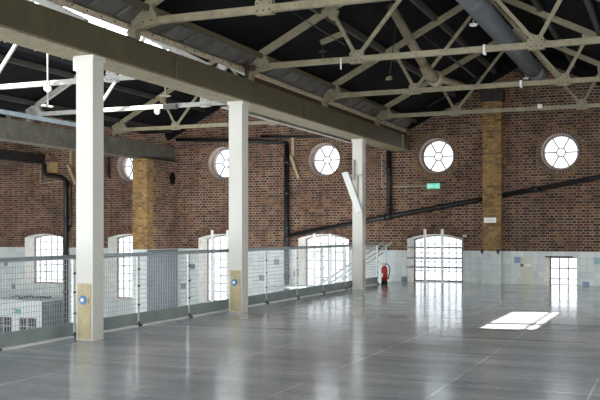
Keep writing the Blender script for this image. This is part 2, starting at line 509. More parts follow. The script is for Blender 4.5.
# ------------------------------------------------------------------ shell
fl = MB()
fl.box(-7.66, 8.2, -8.0, D + .0, -.35, 0)
floor = fl.build('floor', M['floor']); tag(floor, 'polished grey concrete floor of the upper level', 'floor', kind='structure')
lf = MB().box(-23.9, -7.6, -8.0, D, LOW - .2, LOW).build('floor_lower', M['lowfloor'])
tag(lf, 'grey floor of the lower hall beyond the railing', 'floor', kind='structure')
MB().box(-7.70, -7.60, -6.5, 24.0, -.12, .022).build('trim_1', M['edge'])
tag(C.objects['trim_1'], 'white strip along the edge of the upper floor', 'trim', kind='structure')
wl = MB().box(-24.2, -23.9, -8.0, D + .5, LOW, 5.2).build('wall_left', M['brick']); tag(wl, 'brick side wall of the lower hall', 'wall', kind='structure')
wr = MB().box(8.2, 8.5, -8.0, D + .5, -.3, 5.2).build('wall_right', M['brick']); tag(wr, 'brick side wall of the upper level', 'wall', kind='structure')

# roof: one sheet per slope, with rooflights, some of them unseen and added for light
roof = MB(); rl = []
Y0, Y1 = -8.0, D + .3
def slope(a, side, holes):
    xa, xb = a, a + side * HALF
    out = [(min(xa, xb), Y0), (max(xa, xb), Y0), (max(xa, xb), Y1), (min(xa, xb), Y1)]
    hl = [[(h[0], h[2]), (h[1], h[2]), (h[1], h[3]), (h[0], h[3])] for h in holes]
    zf = lambda x: EAVE + PITCH * (HALF - abs(x - a))
    for dz in (0, .06): sheet_with_holes(roof.bm, out, hl, lambda x, y, d=dz: (x, y, zf(x) + d))
    for h in holes:
        roof.bar((h[0], h[2], zf(h[0])), (h[0], h[3], zf(h[0])), .05, .14); roof.bar((h[1], h[2], zf(h[1])), (h[1], h[3], zf(h[1])), .05, .14)
        for y in (h[2], h[3]): roof.bar((h[0], y, zf(h[0])), (h[1], y, zf(h[1])), .05, .14)
        rl.append((h, zf))
SUN_HOLE = (-4.93, -4.19, 10.05, 13.20)
slope(APEX[0], -1, [(APEX[0] - 3.0, APEX[0] - .6, 0, 14)]); slope(APEX[0], 1, [(APEX[0] + .6, APEX[0] + 2.8, 2, 15)])  # unseen outer bay: rooflights added to even out the light
slope(APEX[1], -1, [(-13.55, -11.95, 8.6, 20.6), (-13.8, -12.0, -5, 2)]); slope(APEX[1], 1, [(-11.2, -9.2, -5, 2)])  # the openings behind the camera are unseen, added for more light
slope(APEX[2], -1, [SUN_HOLE, (-6.4, -4.2, -5, -1)]); slope(APEX[2], 1, [(-3.0, -.8, -5, -1)])  # besides the sun opening, unseen ones added behind the camera for light
slope(APEX[3], -1, [(2.8, 4.1, 4, 24.2)]); slope(APEX[3], 1, [(5.8, 7.6, 4, 24.2)])  # bay out of view; rooflights added and sized to balance the light
for va, vb in ((-23.9, APEX[0] - HALF), (APEX[0] + HALF, APEX[1] - HALF), (APEX[1] + HALF, APEX[2] - HALF), (APEX[2] + HALF, APEX[3] - HALF), (APEX[3] + HALF, 8.2)):
    if vb > va: roof.box(va, vb, Y0, Y1, EAVE - .02, EAVE + .04)
ceiling = roof.build('ceiling', M['roof']); tag(ceiling, 'black boarded pitched roof over the whole hall', 'roof', kind='structure')
for i, (h, zf) in enumerate(rl):
    g = MB(); g._f([g.bm.verts.new((x, y, zf(x) + .03)) for x, y in ((h[0], h[2]), (h[1], h[2]), (h[1], h[3]), (h[0], h[3]))])
    g.build('rooflight_glass', M['skyglass'], ceiling)
    b = MB(); n = max(2, round((h[3] - h[2]) / 1.0))
    if h == SUN_HOLE:
        b.bar((h[0], 10.93, zf(h[0]) + .03), (h[1], 10.93, zf(h[1]) + .03), .17, .05)
        xx = -4.36; b.bar((xx, h[2], zf(xx) + .03), (xx, h[3], zf(xx) + .03), .05, .04)
    else:
        for k in range(1, n):
            y = h[2] + (h[3] - h[2]) * k / n; b.bar((h[0], y, zf(h[0]) + .03), (h[1], y, zf(h[1]) + .03), .04, .05)
    b.build('rooflight_bar', M['white_steel'], ceiling)
for a in (APEX[1], APEX[2]):
    for side in (-1, 1):
        for t in (() if (a == APEX[1] and side == 1) else (.30, .62, .97)):
            if t == .97 and a == APEX[2] and side == -1: continue
            tt = min(t, .96)
            x = a + side * HALF * tt * .985; z = EAVE + PITCH * (HALF - abs(x - a)) - .075
            segs = [(Y0, Y1)]
            if a == APEX[1] and side == -1 and t in (.30,): segs = [(Y0, 8.5), (20.7, Y1)]
            if a == APEX[2] and side == -1 and t == .30: segs = [(Y0, 9.9), (13.4, Y1)]
            for ya, yb_ in segs:
                MB().bar((x, ya, z), (x, yb_, z), .08, .12).build('purlin', M['purlin'], ceiling)
    # boards along the gable, against the brick
    for side in (-1, 1):
        p, q = (a, D - .06, TOP - .16), (a + side * HALF, D - .06, EAVE - .16)
        MB().bar(p, q, .10, .26).build('gable_board', M['roof'], ceiling)

# ------------------------------------------------------------------ masonry piers
pil = MB(); pil.box(-4.96, -4.45, D - .26, D - .002, 0, 5.08)
pp = pil.build('brick_pilaster', M['ochre'], loc=(-4.745, D, 0)); tag(pp, 'flat yellow brick pier on the far wall, tiled at its foot', 'pier')
for v in pp.data.vertices: pass
MB().box(-5.02, -4.38, D - .3, D - .002, 5.08, 5.40).build('cap_block', M['soot'], pp)
st = MB()
# pier wall with a round hole in its right face
yA, yB = 23.47, D; zT = 3.70
st.box(-15.40, -14.885, yA, yB, LOW, zT)
stub = st.build('brick_pier', M['ochre'], loc=(-15.14, 24.4, LOW)); tag(stub, 'yellow brick pier jutting from the far wall beneath the grey beam', 'pier')
sf = MB(); sf.mi = 0
zt = .9176
hole = [(24.97 + .185 * math.cos(2 * PI * i / 28), 3.17 + .205 * math.sin(2 * PI * i / 28)) for i in range(28)]
# toothed edge between yellow quoins and the red side
edge = []; z = zt; k = 0
while z < zT - .01:
    zz = min(z + .23, zT); y = 23.80 if k % 2 else 23.96
    edge += [(y, z), (y, zz)]; z = zz; k += 1
outer_s = [(D, zt), (D, zT)] + list(reversed(edge))
lps = sheet_with_holes(sf.bm, outer_s, [hole], lambda y, z: (-14.872, y, z), 0)
bkv = [sf.bm.verts.new((-14.884, y, z)) for y, z in hole]
for i in range(28): sf._f([lps[1][i], lps[1][(i + 1) % 28], bkv[(i + 1) % 28], bkv[i]])
sf.build('red_side_bricks', M['brick'], stub)['label'] = 'red brick side face'
h_ = MB(); h_.prism_x(hole, -14.884, -14.876); h_.build('vent_hole', M['roof'], stub)
MB().box(-14.885, -14.86, 23.49, 25.28, LOW, .90).build('side_panel', M['greypanel'], stub)['label'] = 'blue-grey lower panel'

# ------------------------------------------------------------------ steel beams
def box_beam(name, x0, x1, z0, z1, ya, yb, label, web, under, rivy=None):
    o = empty(name, ((x0 + x1) / 2, ya, z0), label, 'beam')
    xm0, xm1 = x0, x1
    MB().box(x1 - .03, x1, ya, yb, z0 + .03, z1 - .03).build('web', web, o)
    MB().box(x0, x0 + .03, ya, yb, z0 + .03, z1 - .03).build('web', web, o)
    MB().box(x0 - .01, x1 + .015, ya, yb, z0, z0 + .03).build('bottom_flange', under, o)
    MB().box(x0 - .01, x1 + .015, ya, yb, z1 - .03, z1).build('top_flange', web, o)
    return o
mb_ = box_beam('steel_beam', -7.62, -7.14, 3.80, 4.215, -6.4, D - .02, 'deep olive steel beam running overhead on the white columns', M['olive'], M['stone_paint'])
# splice and stiffeners
for y in (12.1, 17.3, 20.2):
    MB().box(-7.14, -7.128, y - .01, y + .01, 3.83, 4.185).build('web_joint', M['olive'], mb_)
MB().box(-7.16, -7.10, 24.55, 24.62, 3.80, 4.22).build('end_plate', M['stone_paint'], mb_)
sec = box_beam('steel_beam', -15.40, -15.0, 3.705, 4.21, -6.4, D - .02, 'worn blue-grey steel beam in the left hall, ending on the brick pier', M['bluegrey'], M['bluegrey'])
MB().box(-15.0, -14.93, -6.4, 20.4, 4.30, 4.40).build('edge_angle', M['blue_lit_edge'], sec)
for y in (17.4, 18.9, 20.3): MB().box(-15.0, -14.95, y - .06, y + .06, 4.2, 4.32).build('packing_block', M['bluegrey'], sec)
thd = box_beam('steel_beam', -20.46, -20.18, 3.82, 4.14, 8, D - .02, 'black steel beam at the far left, ending on an ochre padstone', M['black_beam'], M['black_beam'])
ps = MB().box(-20.18, -19.62, D - .03, D - .002, 3.50, 3.86).build('padstone', M['padstone'], loc=(-19.9, D, 3.5)); tag(ps, 'ochre padstone in the brick wall beside the black beam end', 'padstone')

# wall plate and lead gutter over the main beam
gut = empty('valley_gutter', (-7.3, 0, 4.3), 'grey valley gutter and pale bolted plate above the olive beam', 'gutter')
pl = MB().box(-7.19, -7.165, -6.4, D - .2, 4.325, 4.43).box(-7.30, -7.165, -6.4, D - .2, 4.405, 4.425)
pl.mat(1)
MB().box(-7.34, -7.20, 14.9, D - .2, 4.217, 4.40).build('gap_shade_strip', M['darkrust'], gut)  # dark strip standing in for the shade in the gap above the beam
y = 7.6
while y < 24.5:
    pl.tube([(-7.166, y, 4.37), (-7.155, y, 4.37)], .014, 6); y += .32
pl.build('wall_plate', [M['plate_paint'], M['darkfix']], gut)
gs = MB(); gs._f([gs.bm.verts.new(p) for p in ((-7.2, -6.4, 4.43), (-6.93, -6.4, 4.66), (-6.93, D - .2, 4.66), (-7.2, D - .2, 4.43))])
gs._f([gs.bm.verts.new(p) for p in ((-7.2, -6.4, 4.445), (-6.93, -6.4, 4.675), (-6.93, D - .2, 4.675), (-7.2, D - .2, 4.445))])
gs.build('gutter_lining', M['gutter'], gut)
MB().bar((-6.90, -6.4, 4.63), (-6.90, D - .2, 4.63), .06, .085).build('eaves_purlin', M['olive'], gut)['label'] = 'olive steel purlin'
y = 8.0
while y < 24.5:
    MB().bar((-7.15, y, 4.44), (-6.95, y + .16, 4.62), .03, .03).bar((-7.15, y + .01, 4.435), (-7.12, y - .14, 4.435), .03, .015).build('gutter_stay', M['gutter'], gut); y += .62

# ------------------------------------------------------------------ roof trusses
CH = 4.45
def plate_poly(mb, pts, y, t): mb.prism_y(pts, y - t / 2, y + t / 2)
def make_truss(name, xc, y, mat, label, group):
    o = empty(name, (xc, y, CH), label, 'truss', group)
    B = lambda p, q, w, h, nm, m=mat: MB().bar((xc + p[0], y, CH + p[1]), (xc + q[0], y, CH + q[1]), w, h).build(nm, m, o)
    B((-3.55, 0), (3.55, 0), .09, .095, 'bottom_chord')
    ap = (0, 1.93)
    for s in (-1, 1):
        B((s * 3.66, .07), (0, 1.95), .09, .115, 'rafter')
        B((s * 1.52, .03), (s * .01, 1.85), .05, .062, 'strut')
        B((s * 1.52, .03), (s * 1.98, .86), .05, .062, 'strut')
        g = MB(); x = xc + s * 1.52
        plate_poly(g, [(x - .125, CH - .075), (x + .125, CH - .075), (x + .125, CH + .10), (x + .08, CH + .15), (x - .08, CH + .15), (x - .125, CH + .10)], y, .105)
        r = g.mat(1)
        for dx, dz in ((-.09, -.03), (0, -.03), (.09, -.03), (-.085, .07), (.085, .07), (-.04, .11), (.04, .11)):
            r.tube([(x + dx, y - .053, CH + dz), (x + dx, y - .062, CH + dz)], .013, 6)
        g.build('gusset_plate', [mat, M['darkfix']], o)
        g = MB(); x = xc + s * 1.98; z = CH + .86
        plate_poly(g, [(x - .11, z - .04), (x - .02, z - .14), (x + .08, z - .14), (x + .11, z + .02), (x, z + .08)] if s < 0 else
                   [(x + .11, z - .04), (x + .02, z - .14), (x - .08, z - .14), (x - .11, z + .02), (x, z + .08)], y, .10)
        g.build('gusset_plate', mat, o)
        g = MB(); x = xc + s * 3.6
        plate_poly(g, [(x, CH - .13), (x - s * .42, CH - .05), (x - s * .42, CH + .06), (x - s * .30, CH + .26), (x - s * .1, CH + .22), (x, CH + .10)], y, .11)
        r = g.mat(1)
        for dx, dz in ((.08, -.06), (.2, -.02), (.32, 0), (.1, .1), (.22, .16), (.3, .2)):
            r.tube([(x - s * dx, y - .055, CH + dz), (x - s * dx, y - .064, CH + dz)], .013, 6)
        g.build('shoe_plate', [mat, M['darkfix']], o)
        r = MB().box(x - s * .02 - .06, x - s * .02 + .06, y - .07, y + .07, CH - .235, CH - .05)
        r.build('bearing_block', mat, o)
    g = MB(); plate_poly(g, [(xc - .2, CH + 1.80), (xc - .08, CH + 1.65), (xc + .08, CH + 1.65), (xc + .2, CH + 1.80), (xc, CH + 1.97)], y, .10)
    g.build('gusset_plate', mat, o)
    return o
TY = [10.95, 14.74, 18.50, 22.30]
grpR = 'stone coloured roof trusses of the right bay'; grpL = 'roof trusses of the left bay'
tl = ['stone-coloured steel roof truss nearest, at the very top of the picture', 'stone-coloured roof truss meeting the olive beam over the middle white column',
      'stone-coloured roof truss third from the front in the right bay', 'stone-coloured roof truss in front of the brick gable, farthest in the right bay']
t0 = make_truss('roof_truss', APEX[2], TY[0], M['stone_paint'], tl[0], grpR)
for y, l in zip(TY[1:], tl[1:]):
    t = copy_tree(t0); t.location = (APEX[2], y, CH); t['label'] = l
ll = ['white roof truss of the left bay, nearest, mostly behind the olive beam', 'white roof truss of the left bay passing behind the top of the nearest column',
      'white roof truss of the left bay with the grey junction box on its chord', 'roof truss of the left bay deepest in shadow, above the brick pier']
u0 = make_truss('roof_truss', APEX[1], TY[0], M['white_steel'], ll[0], grpL)
for y, l in zip(TY[1:], ll[1:]):
    t = copy_tree(u0); t.location = (APEX[1], y, CH); t['label'] = l
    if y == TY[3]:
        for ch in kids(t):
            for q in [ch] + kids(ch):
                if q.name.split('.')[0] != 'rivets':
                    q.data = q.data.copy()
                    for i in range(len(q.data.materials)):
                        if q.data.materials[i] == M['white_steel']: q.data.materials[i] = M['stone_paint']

# ------------------------------------------------------------------ columns
def column(x1, yf, label, mk_board):
    x0, y1 = x1 - .27, yf + .25
    o = empty('white_column', ((x0 + x1) / 2, (yf + y1) / 2, 0), label, 'column', 'white columns under the olive beam')
    MB().box(x0, x1, yf, y1, 0, 3.77).build('shaft', M['column'], o, .008)
    MB().box(x0 - .02, x1 + .02, yf - .02, y1 + .02, 3.735, 3.80).build('cap_plate', M['column'], o, .004)
    if mk_board:
        xc = (x0 + x1) / 2
        MB().box(x0 + .035, x1 - .025, yf - .012, yf, .03, .765).build('guard_board', M['board'], o)
        s = MB().mat(0); z = .545
        s.tube([(xc - .01, yf - .018, z), (xc - .01, yf - .011, z)], .062, 24)
        s.mat(1).tube([(xc - .022, yf - .022, z), (xc - .022, yf - .017, z)], .028, 20)
        s.build('round_sign', [M['blue'], M['whiteplastic']], o)['label'] = 'round blue sign with white centre'
        MB().box(xc + .058, xc + .085, yf - .03, yf - .012, z - .035, z + .035).build('socket', M['board'], o)
    else:
        MB().box(x1, x1 + .012, yf + .03, yf + .13, .03, .77).build('guard_board', M['board'], o)
    return o
column(-7.115, 9.90, 'nearest white steel column with plywood guard and blue round sign', True)
column(-7.155, 14.42, 'middle white steel column with plywood guard and blue round sign', True)
c3 = column(-7.27, 21.46, 'farthest white steel column, with the tilted white board on it', False)
MB().box(-7.47, -7.38, 9.95, 10.05, 3.62, 3.80).build('bracket_block', M['whiteplastic'], [o for o in C.objects if o.name == 'white_column'][0])

# tilted board on the far column
tp = empty('tilted_board', (-7.55, 21.4, 1.9), 'tilted white board bracketed to the far white column', 'panel')
MB().bar((-7.72, 21.41, 2.97), (-7.325, 21.41, 1.95), .09, .16, (1, 0, .4)).build('board', M['whiteplastic'], tp, .004)
MB().bar((-7.72, 21.39, 2.985), (-7.62, 21.39, 2.985), .20, .03).build('top_cap', M['darkfix'], tp)
br = MB().box(-7.60, -7.28, 21.40, 21.44, 2.86, 2.90).box(-7.49, -7.46, 21.38, 21.45, 2.75, 3.28)
br.tube([(-7.40, 21.43, 2.2), (-7.38, 21.43, 2.86)], .022, 10)
br.build('bracket', M['conduit'], tp)

# ------------------------------------------------------------------ railing
RX = -7.65
def railing(posts, y0, y1, label):
    o = empty('railing', (RX, (y0 + y1) / 2, 0), label, 'railing', 'mesh railing along the floor edge')
    MB().tube([(RX, y0, 1.105), (RX, y1, 1.105)], .032, 10).build('top_rail', M['rail'], o)
    MB().box(RX - .012, RX + .012, y0, y1, .028, .205).build('kick_plate', M['kick'], o)
    for p in posts:
        MB().box(RX - .022, RX + .018, p - .021, p + .021, .02, 1.09).build('post', M['post'], o)
        MB().box(RX - .04, RX + .06, p - .05, p + .05, 0.0, .03).box(RX + .012, RX + .03, p - .02, p + .02, .03, .07).build('foot_plate', M['darkfix'], o)
        for z in (.33, .62, .88): MB().box(RX + .015, RX + .03, p - .03, p + .03, z - .012, z + .012).build('mesh_clip', M['darkfix'], o)
    ends = sorted(set([y0] + posts + [y1]))
    for a, b in zip(ends, ends[1:]):
        if b - a < .25: continue
        m = MB(); n = max(2, round((b - a) / .052)); t = .0026
        for i in range(1, n):
            y = a + (b - a) * i / n; m.box(RX - t, RX + t, y - t, y + t, .20, 1.08)
        for k in range(1, 12):
            z = .20 + .88 * k / 12; m.box(RX - t, RX + t, a, b, z - t, z + t)
        m.build('mesh_panel', M['wire'], o)
railing([8.66, 10.20], 5.2, 10.24, 'mesh railing section left of the nearest white column')
railing([11.80, 13.36], 10.26, 14.90, 'mesh railing section between the nearest and the middle column')
railing([14.99, 16.48, 18.09, 19.66, 21.22, 22.6, 23.86], 14.92, 23.90, 'mesh railing section beyond the middle column, towards the stair')

# ------------------------------------------------------------------ stair behind the railing
st = empty('staircase', (-7.7, 24.7, LOW), 'galvanised steel stair leading down beside the far wall', 'staircase')
ya, yb = 24.12, 24.98
rise, run = .18, .275
x, z = -7.72, 0.
f1, f2 = [], []
for i in range(7):
    MB().box(x - run - .02, x, ya + .03, yb - .03, z - rise - .03, z - rise).build('tread', M['rail'], st); x -= run; z -= rise
xl, zl = x, z
MB().box(xl - 1.35, xl, ya, yb, zl - .06, zl - .0).build('landing', M['rail'], st)
x = xl - 1.35
for i in range(7):
    MB().box(x - run - .02, x, ya + .03, yb - .03, z - rise - .03, z - rise).build('tread', M['rail'], st); x -= run; z -= rise
for yy in (ya, yb):
    MB().bar((-7.70, yy, -.05), (xl, yy, zl - .05), .03, .20).build('stringer', M['rail'], st)
    MB().bar((xl - 1.35, yy, zl - .05), (x, yy, z - .05), .03, .20).build('stringer', M['rail'], st)
    for dz, r in (((1.08, .03), (.80, .02)) if yy == ya else ((1.08, .026),)):
        MB().tube([(-7.56, yy, .07 + dz), (xl, yy, zl + dz), (xl - 1.35, yy, zl + dz), (x, yy, z + dz)], r, 8).build('handrail', M['rail'], st)
    for k, (px, pz) in enumerate(((-7.74, 0), (-8.7, -.65), (xl, zl), (xl - .68, zl), (xl - 1.35, zl), (x + .9, z + .6))):
        MB().box(px - .02, px + .02, yy - .02, yy + .02, pz - .1, pz + 1.09).build('baluster', M['rail'], st)

# ------------------------------------------------------------------ window guards
def guard(xs_, zt_, zb, rails, x0, x1, label):
    o = empty('window_guard', ((x0 + x1) / 2, D - .07, zb), label, 'window guard')
    for x in xs_: MB().box(x - .035, x + .035, D - .075, D - .012, zb, zt_).build('upright', M['whiteplastic'], o)
    for z in rails: MB().tube([(x0, D - .045, z), (x1, D - .045, z)], .028, 8).build('guard_bar', M['rail'], o)
guard([-6.66, -6.15], 1.535, 0, [.435, .70, 1.005], -7.2, -5.58, 'white guard of two uprights and three bars at the floor-level window')
guard([-10.10, -9.58], 1.40, -.9, [], -10.2, -9.5, 'two white guard uprights in front of the window by the stair')
guard([-13.60, -13.05], 1.51, -.9, [], -13.7, -13.0, 'two white guard uprights at the window by the middle column')

# ------------------------------------------------------------------ pipes on the wall
YP = D - .12
dp = empty('drain_pipe', (-10.98, YP, -.6), 'black cast-iron drain pipe sloping across the far wall with two drops', 'pipe')
slz = lambda xx: 1.335 + (xx + 10.98) * (2.92 - 1.335) / (10.98 - 1.85)
MB().tube([(-10.98, YP, slz(-10.98)), (-4.985, YP, slz(-4.985))], .068).build('sloping_pipe', M['pipe'], dp)
MB().tube([(-4.425, YP, slz(-4.425)), (8.0, YP, slz(8.0))], .068).build('sloping_pipe', M['pipe'], dp)
MB().tube([(-10.98, YP, 4.12), (-10.98, YP, LOW)], .075).build('vertical_pipe', M['pipe'], dp)
MB().tube([(-7.72, YP, 3.86), (-7.72, YP, slz(-7.72))], .075).build('vertical_pipe', M['pipe'], dp)
MB().tube([(-14.86, YP, 4.44), (-12.4, YP, 4.30), (-11.12, YP, 4.20), (-11.0, YP, 4.16), (-10.98, YP, 4.06)], .06).build('branch_pipe', M['pipe'], dp)
for x in (-8.75, -6.25, -3.55, -1.0):
    MB().tube([(x - .07, YP, slz(x - .07)), (x + .07, YP, slz(x + .07))], .092).build('coupling', M['pipe'], dp)
for x, zs in ((-10.98, (3.6, 2.65, 1.6, 1.25, .1)), (-7.72, (3.3, 2.2))):
    for z in zs: MB().tube([(x, YP, z - .06), (x, YP, z + .06)], .095).build('coupling', M['pipe'], dp)
MB().tube([(-7.85, YP, slz(-7.85)), (-7.62, YP, slz(-7.62))], .10).build('coupling', M['pipe'], dp)

lp = empty('downpipe', (-19.22, YP, LOW), 'black offset downpipe beside the far-left arched window', 'pipe')
MB().tube([(-20.12, YP, 3.80), (-20.12, YP, 3.52), (-20.02, YP, 3.42), (-19.75, YP, 3.38), (-19.4, YP, 3.32), (-19.25, YP, 3.22), (-19.22, YP, 3.05), (-19.22, YP, LOW)], .078).build('pipe_run', M['pipe'], lp)
for z in (3.0, 1.9, .7, -.6): MB().tube([(-19.22, YP, z - .06), (-19.22, YP, z + .06)], .095).build('coupling', M['pipe'], lp)
MB().tube([(-19.25, YP + .03, 3.2), (-19.02, YP + .03, 3.05), (-19.0, YP + .03, 1.75), (-19.16, YP + .03, 1.45)], .028).build('side_pipe', M['pipe'], lp)
cd = MB().tube([(-20.36, D - .035, 3.80), (-20.36, D - .035, 3.14), (-19.42, D - .035, 3.20)], .014, 6).build('conduit', M['conduit'], loc=(-20.36, D, 3.14)); tag(cd, 'thin grey conduit under the black beam end on the left', 'conduit')
cd = MB().tube([(-11.9, D - .05, 4.42), (-9.9, D - .05, 4.34), (-8.0, D - .05, 4.36)], .035, 8).build('conduit', M['pipe'], loc=(-10, D, 4.42)); tag(cd, 'dark conduit high on the brick wall behind the olive beam', 'conduit')
cd = MB().tube([(-7.97, D - .016, 3.75), (-7.97, D - .016, 2.785), (-6.62, D - .016, 2.785)], .013, 6).build('conduit', M['conduit'], loc=(-7.97, D, 2.78)); tag(cd, 'thin conduit feeding the green exit sign on the brick wall', 'conduit')

def bracket(x, z, label):
    o = empty('wall_bracket', (x, D, z), label, 'bracket')
    MB().box(x - .045, x + .045, D - .13, D - .005, z, z + .58).build('back_post', M['timber'], o)
    MB().bar((x - .02, D - .22, z + .02), (x + .19, D - .08, z - .66), .10, .07, (1, 0, .3)).build('brace', M['timber'], o)
bracket(-10.78, 3.76, 'timber wall bracket beside the black pipe, left of a round window')
bracket(-19.02, 3.74, 'timber wall bracket above the far-left downpipe bend')
o = MB().box(-17.60, -17.50, D - .1, D - .005, 3.3, 3.95).bar((-17.58, D - .12, 3.7), (-17.48, D - .08, 3.25), .07, .06, (1, 0, .3)).build('wall_bracket', M['darkrust'], loc=(-17.55, D, 3.3)); tag(o, 'dark rusty wall bracket left of the half-hidden round window', 'bracket')

# ------------------------------------------------------------------ signs
def exit_sign(x, z, y, w, h, label, green='green'):
    s = MB().box(x - w / 2, x + w / 2, y - .03, y, z - h / 2, z + h / 2).mat(1); yy = y - .034
    # arrow, doorway and running figure
    ax = x - w * .02
    s.box(ax - w * .10, ax + w * .05, yy, yy + .005, z - h * .09, z + h * .09)
    s.prism_y([(ax - w * .10, z - h * .24), (ax - w * .10, z + h * .24), (ax - w * .20, z)], yy, yy + .005)
    s.box(x - w * .40, x - w * .27, yy, yy + .005, z - h * .34, z + h * .34)
    fx = x + w * .27; q = h * .1
    s.tube([(fx - w * .01, yy + .002, z + h * .30), (fx - w * .01, yy + .005, z + h * .30)], h * .10, 10)
    s.bar((fx, yy + .003, z + h * .2), (fx + w * .02, yy + .003, z - h * .06), h * .2, .005, (0, 1, 0))
    s.bar((fx + w * .02, yy + .003, z - h * .04), (fx - w * .07, yy + .003, z - h * .16), q, .005, (0, 1, 0))
    s.bar((fx - w * .07, yy + .003, z - h * .14), (fx - w * .07, yy + .003, z - h * .36), q, .005, (0, 1, 0))
    s.bar((fx + w * .02, yy + .003, z - h * .04), (fx + w * .05, yy + .003, z - h * .22), q, .005, (0, 1, 0))
    s.bar((fx + w * .05, yy + .003, z - h * .20), (fx + w * .12, yy + .003, z - h * .30), q, .005, (0, 1, 0))
    s.bar((fx, yy + .003, z + h * .16), (fx - w * .08, yy + .003, z + h * .02), q * .8, .005, (0, 1, 0))
    s.bar((fx + w * .01, yy + .003, z + h * .16), (fx + w * .08, yy + .003, z + h * .06), q * .8, .005, (0, 1, 0))
    return tag(s.build('exit_sign', [M[green], M['whiteplastic']], loc=(x, y, z)), label, 'sign')
exit_sign(-6.42, 2.775, D - .005, .38, .15, 'green exit sign with running figure on the brick wall')

ps_ = MB().box(-4.92, -4.58, D - .275, D - .262, 1.71, 1.85).mat(1).box(-4.90, -4.62, D - .277, D - .275, 1.765, 1.775).build('wall_sign', [M['whiteplastic'], M['conduit']], loc=(-4.75, D - .27, 1.78)); tag(ps_, 'small white sign plate on the yellow brick pilaster', 'sign')
for x, side in ((-4.97, 'left'), (-4.53, 'right')):
    h = MB().tube([(x, D - .262, .95), (x, D - .33, .92), (x, D - .35, .87), (x + .03, D - .31, .84)], .018, 6)
    h.box(x - .04, x + .04, D - .275, D - .26, .88, .98)
    ho = h.build('wall_hook', M['pipe'], loc=(x, D - .26, .9)); tag(ho, 'black iron hook at the %s edge of the yellow pilaster, above the tiles' % side, 'hook', 'iron hooks on the pilaster')
cp = MB().box(-3.97, -3.62, D - .006, D + .004, .0, .755).build('wall_panel', M['creampanel'], loc=(-3.8, D, 0)); tag(cp, 'cream strip of tiles right of the yellow pilaster', 'panel')
so = empty('wall_socket', (-3.92, D, .52), 'black round socket with a white label on the cream tiles', 'socket')
MB().tube([(-3.92, D - .04, .53), (-3.92, D - .006, .53)], .045, 16).build('socket_body', M['rubber'], so)
MB().tube([(-3.92, D - .045, .53), (-3.92, D - .04, .53)], .014, 10).build('socket_pin', M['whiteplastic'], so)
MB().box(-3.84, -3.66, D - .012, D - .006, .50, .56).build('label_plate', M['whiteplastic'], so)
jb = MB().box(-5.56, -5.46, D - .05, D, 1.30, 1.38).build('junction_box', M['tile_lilac'], loc=(-5.5, D, 1.3)); tag(jb, 'tiny pale box at the right end of the floor-level window arch', 'box')

# ------------------------------------------------------------------ fire extinguisher
fx, fy = -7.50, 24.05

fe = empty('fire_extinguisher', (fx, fy, 0), 'red fire extinguisher with black hose standing at the tiled wall', 'fire extinguisher')
b = MB()
b.tube([(fx, fy, .03), (fx, fy, .36), (fx, fy, .41), (fx, fy, .44), (fx, fy, .455)], [.08, .08, .066, .038, .026], 24).build('cylinder_body', M['red'], fe)
MB().tube([(fx, fy, 0), (fx, fy, .07)], .083, 24).build('base_ring', M['rubber'], fe)
MB().tube([(fx, fy, .455), (fx, fy, .50)], .022, 12).build('valve', M['rail'], fe)
MB().bar((fx + .01, fy, .50), (fx - .10, fy, .53), .02, .014).bar((fx + .01, fy, .485), (fx - .09, fy, .47), .02, .012).build('lever_handle', M['red'], fe)
MB().tube([(fx + .01, fy, .49), (fx + .08, fy, .50), (fx + .13, fy, .44), (fx + .145, fy, .36), (fx + .13, fy, .26), (fx + .105, fy, .17)], .014, 8).tube([(fx + .105, fy, .18), (fx + .09, fy, .12)], [.014, .024], 8).build('hose', M['rubber'], fe)
MB().box(fx - .06, fx - .012, fy - .083, fy - .06, .17, .27).build('label_panel', M['whiteplastic'], fe)

fe.scale = (1.1, 1.1, 1.12)

# ------------------------------------------------------------------ lower hall kiosk
kz, kx, ky = -.855, -19.38, 24.10
ki = empty('entrance_kiosk', (-21.2, ky, LOW), 'white flat-topped entrance kiosk in the lower hall, seen through the mesh', 'kiosk')
MB().box(-23.4, kx, ky + .02, 25.2, LOW, kz).build('kiosk_body', M['kiosk'], ki)
MB().box(-23.42, kx + .01, ky, ky + .02, -1.40, kz + .02).build('fascia_board', M['kiosk'], ki)
MB().box(kx, kx + .015, ky + .05, 25.15, LOW, kz - .02).build('shaded_side', M['greypanel'], ki)  # dark skin puts the shade on the kiosk's right side into the colour
for a, b in ((-21.25, -20.62), (-20.26, -19.60), (-22.4, -21.6)):
    fr = MB().box(a, b, ky - .01, ky + .02, LOW + .1, -1.42).build('door', M['darkglass'], ki)
    MB().box((a + b) / 2 - .02, (a + b) / 2 + .02, ky - .025, ky - .01, LOW + .1, -1.42).box(a, b, ky - .025, ky - .01, -1.72, -1.69).build('door_rail', M['conduit'], fr)
exit_sign(-20.38, -1.20, ky - .002, .34, .13, 'green exit sign on the white kiosk in the lower hall', 'dullgreen')
cb = MB(); pts = []
for i in range(40):
    t = i / 39; pts.append((-21.0 + 1.75 * t, 24.55 + .12 * math.sin(t * 17), kz + .06 + .05 * abs(math.sin(t * 11)) + .10 * max(0, t - .75)))
cb.tube(pts, .035, 8); co = cb.build('cable', M['cable'], loc=(-20.2, 24.5, kz)); tag(co, 'dark blue cable lying loose on the white kiosk roof', 'cable')

